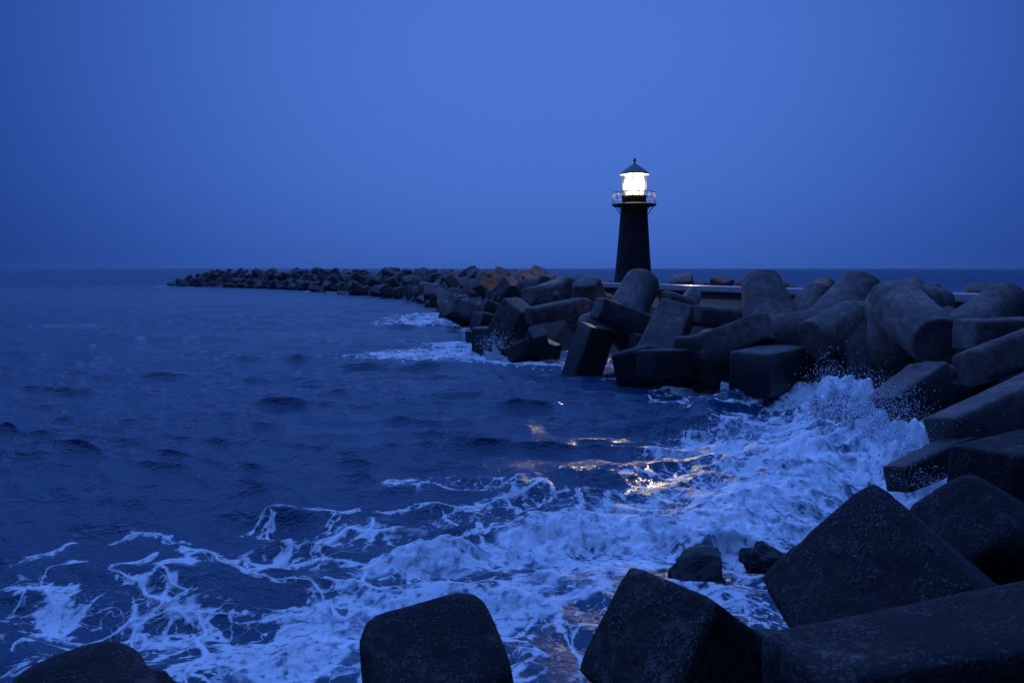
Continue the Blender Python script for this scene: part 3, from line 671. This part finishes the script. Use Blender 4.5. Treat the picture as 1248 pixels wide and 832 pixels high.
for k in range(10):
    a = 2 * math.pi * k / 10; c, s = math.cos(a), math.sin(a); bar('mullion', (c * rg, s * rg, z0), (c * rg, s * rg, z1), 0.022, M_IRON)
lamp = lathe('lamp', [(0.30, z0 + 0.03), (0.70, z0 + 0.08), (0.80, z0 + 0.45), (0.82, (z0 + z1) / 2), (0.80, z1 - 0.45), (0.70, z1 - 0.08), (0.30, z1 - 0.03)], M_LENS, seg=24)
pl = bpy.data.lights.new('lamp_light', 'POINT'); pl.energy = 2800; pl.shadow_soft_size = 0.6; pl.color = (1.0, 0.85, 0.60)
po = bpy.data.objects.new('lamp_light', pl); COL.objects.link(po); po.parent = lh; po.location = (0, 0, (z0 + z1) / 2)
# extra narrow spot added inside the lantern to brighten the glitter on the water
bl = bpy.data.lights.new('glitter_spot', 'SPOT'); bl.energy = 32000; bl.shadow_soft_size = 0.5; bl.color = (1.0, 0.80, 0.50); bl.spot_size = R(11.5); bl.spot_blend = 1.0
bo = bpy.data.objects.new('glitter_spot', bl); COL.objects.link(bo); bo.parent = lh; bo.location = (0, 0, (z0 + z1) / 2)
bo.rotation_euler = (W(770, 505) - (base + Vector((0, 0, (z0 + z1) / 2)))).to_track_quat('-Z', 'Y').to_euler()
re = 17.6 * PX
roof = lathe('roof', [(rg - .03, z1 + 0.0), (re, z1 - 0.04), (re + 0.01, z1 + 0.02), (re * 0.72, zy(207.5)), (re * 0.42, zy(203.5)), (re * 0.2, zy(200.8)), (0.10, zy(199.5)), (0.06, zy(198.6))], M_ROOF, seg=40)
lathe('finial', [(0.07, zy(199.2)), (0.055, zy(196.8)), (0.13, zy(196.4)), (0.14, zy(195.2)), (0.06, zy(194.6)), (0.10, zy(194.0)), (0.06, zy(193.2)), (0.02, zy(192.6))], M_IRON, roof, seg=16)

# ------------------------------------------------------------------ wet rock in the backwash
def boulder(label, px, py, size, seed):
    import bmesh
    c = W(px, py); rg = np.random.default_rng(int(seed * 10)); V = []; Fc = []
    for ch in range(5):
        bm = bmesh.new(); off = rg.normal(0, 0.16, 3) * size if ch else np.zeros(3); sz = size * (1.0 if ch == 0 else rg.uniform(0.4, 0.75))
        for k in range(24):
            q = rg.normal(0, 1, 3); q /= np.linalg.norm(q); q *= sz * rg.uniform(0.75, 1.0) * np.array([1, .9, 1.05]); bm.verts.new(tuple(q + off * np.array([1, 1, .6])))
        r = bmesh.ops.convex_hull(bm, input=bm.verts); bmesh.ops.delete(bm, geom=[v for v in bm.verts if not v.link_faces], context='VERTS')
        bmesh.ops.subdivide_edges(bm, edges=bm.edges, cuts=3, use_grid_fill=True); bmesh.ops.triangulate(bm, faces=bm.faces)
        b0 = len(V); bm.verts.ensure_lookup_table(); V += [tuple(v.co) for v in bm.verts]; Fc += [tuple(b0 + v.index for v in f.verts) for f in bm.faces]; bm.free()
    p = np.array(V, np.float32); p = p * (1 + 0.30 * (n3(p * 7 / size * 0.4 + seed) - .5) + 0.16 * (n3(p * 16 / size * 0.4 + seed) - .5))[:, None]
    o = link('rock', mesh('rock', p, Fc, False), M_ROCK); o.location = (c.x, c.y, 0.05); tag(o, label, 'rock')
boulder('small jagged black rock ringed by white foam between the two front wedge blocks', 852, 708, 0.56, 3.1)
boulder('low black rock mostly awash left of the largest foreground tetrapod', 930, 688, 0.40, 8.4)

# ------------------------------------------------------------------ spray: thrown droplets
def spray():
    ico = [(0, 0, 1), (0.894, 0, .447), (.276, .851, .447), (-.724, .526, .447), (-.724, -.526, .447), (.276, -.851, .447), (.724, .526, -.447), (-.276, .851, -.447), (-.894, 0, -.447), (-.276, -.851, -.447), (.724, -.526, -.447), (0, 0, -1)]
    ff = [(0, 1, 2), (0, 2, 3), (0, 3, 4), (0, 4, 5), (0, 5, 1), (1, 6, 2), (2, 7, 3), (3, 8, 4), (4, 9, 5), (5, 10, 1), (2, 6, 7), (3, 7, 8), (4, 8, 9), (5, 9, 10), (1, 10, 6), (6, 11, 7), (7, 11, 8), (8, 11, 9), (9, 11, 10), (10, 11, 6)]
    ico = np.array(ico); ff = np.array(ff); C, Sz = [], []
    rg = np.random.default_rng(3)
    def burst(px, py, D, n, sx, sy, sz, lo, hi, zmin=0.1):
        n = int(n * 2.6)
        c = np.array(P(px, py, D)); q = rg.normal(0, 1, (n, 3)) * np.array([sx, sy, sz]); q[:, 2] = np.abs(q[:, 2]); pts = c + q
        s = 0.55 * lo * (hi / lo) ** (rg.random(n) ** 3.0); C.append(pts); Sz.append(s)
    burst(1003, 480, 21.5, 260, .35, .4, .45, .007, .028)
    burst(1010, 470, 21.5, 110, .22, .3, .55, .007, .034)
    burst(1040, 480, 20.5, 420, .55, .4, .38, .008, .030)
    burst(1070, 505, 19.5, 700, .55, .4, .42, .008, .028)
    burst(1095, 540, 17.5, 900, .45, .4, .38, .007, .026)
    burst(1115, 560, 16.0, 700, .35, .3, .30, .006, .024)
    burst(1120, 590, 14.2, 260, .30, .3, .18, .006, .020)
    burst(1150, 560, 15.0, 70, .6, .4, .45, .006, .018)
    burst(604, 425, 43.0, 220, .5, .3, .55, .02, .06)
    for x, y, n in [(520, 690, 40), (420, 700, 30), (440, 690, 30), (560, 660, 40), (620, 640, 40), (690, 625, 60), (740, 615, 90), (770, 620, 90), (820, 625, 120), (880, 600, 160), (930, 590, 160), (980, 600, 160), (360, 640, 40), (760, 660, 60), (850, 700, 160), (930, 685, 90), (300, 740, 15), (640, 600, 30)]:
        c = W(x, y); D = c.y; burst(x, y, D, n, .35, .3, .09, .005, .017)
    def jet(px0, py0, px1, py1, D, w, n=900):
        a, b = np.array(P(px0, py0, D)), np.array(P(px1, py1, D + rg.normal(0, .2))); t = rg.random(n) ** 1.4
        bow = np.array([rg.normal(0, .12), rg.normal(0, .1), 0]); q = a + (b - a) * t[:, None] + bow * np.sin(t * 3.1)[:, None] + 0.05 * np.sin(t * 19 + px0)[:, None] * np.array([1, .5, 0])
        q += rg.normal(0, 1, (n, 3)) * (w * (1.05 - t) + 0.012)[:, None]; C.append(q); Sz.append((0.010 + 0.030 * rg.random(n)) * (1.15 - t))
    for J in [(1010, 500, 1003, 456, 21.2, .10), (1014, 500, 1010, 470, 21.0, .10), (1018, 500, 1034, 462, 20.8, .10), (1000, 500, 992, 476, 21.3, .12), (1040, 510, 1048, 474, 20.4, .16), (1056, 515, 1062, 484, 20.2, .18),
              (1070, 530, 1078, 500, 19.2, .16), (1085, 540, 1098, 512, 18.6, .14), (1025, 505, 1022, 474, 20.9, .14), (1100, 560, 1114, 540, 17.2, .12), (606, 440, 602, 418, 43.2, .14), (598, 440, 590, 426, 43.2, .16),
              (662, 612, 664, 590, 17.3, .03), (500, 700, 498, 672, 13.2, .04), (560, 675, 566, 662, 14.2, .04), (740, 640, 744, 616, 16.0, .06), (770, 645, 776, 622, 15.9, .06), (815, 650, 818, 628, 15.7, .06), (850, 645, 856, 624, 15.8, .07)]: jet(*J)
    C = np.concatenate(C); Sz = np.concatenate(Sz); ok = C[:, 2] > 0.02; C = C[ok]; Sz = Sz[ok]; n = len(C)
    st = np.ones((n, 1, 3)); st[:, 0, 2] = 0.8 + rg.random(n) * 0.9
    v = (C[:, None, :] + ico[None] * Sz[:, None, None] * st).reshape(-1, 3); f = (ff[None] + (np.arange(n) * 12)[:, None, None]).reshape(-1, 3)
    me = bpy.data.meshes.new('sea_spray'); me.vertices.add(len(v)); me.vertices.foreach_set('co', v.astype(np.float32).ravel())
    me.loops.add(f.size); me.loops.foreach_set('vertex_index', f.astype(np.int32).ravel()); me.polygons.add(len(f)); me.polygons.foreach_set('loop_start', (np.arange(len(f)) * 3).astype(np.int32)); me.update(); me.validate()
    me.polygons.foreach_set('use_smooth', np.ones(len(f), bool))
    mt = plain('spray_white', (0.80, 0.82, 0.86, 1), 0.95)
    o = link('sea_spray', me, mt); tag(o, 'white droplets thrown up where the wave hits the blocks', 'spray', kind='stuff')
spray()

# ------------------------------------------------------------------ sea haze: one closed box of thin air round everything
HS = 4300.0; HB, HT = -2.0, 17.0
hv = [(x, y, z) for z in (HB, HT) for x, y in ((-HS, -HS), (HS, -HS), (HS, HS), (-HS, HS))]
hz = link('haze', mesh('haze', hv, [(3, 2, 1, 0), (4, 5, 6, 7), (0, 1, 5, 4), (1, 2, 6, 5), (2, 3, 7, 6), (3, 0, 4, 7)]), None)
HM = bpy.data.materials.new('haze_air'); HM.use_nodes = True; ht = HM.node_tree; ht.nodes.remove(ht.nodes['Principled BSDF'])
pv = ht.nodes.new('ShaderNodeVolumePrincipled'); pv.inputs['Color'].default_value = (0.9, 0.93, 1.0, 1); pv.inputs['Density'].default_value = 0.00008
ht.links.new(pv.outputs[0], ht.nodes['Material Output'].inputs['Volume']); hz.data.materials.append(HM)
tag(hz, kind='stuff', label='thin blue sea haze over the whole shore', cat='haze')
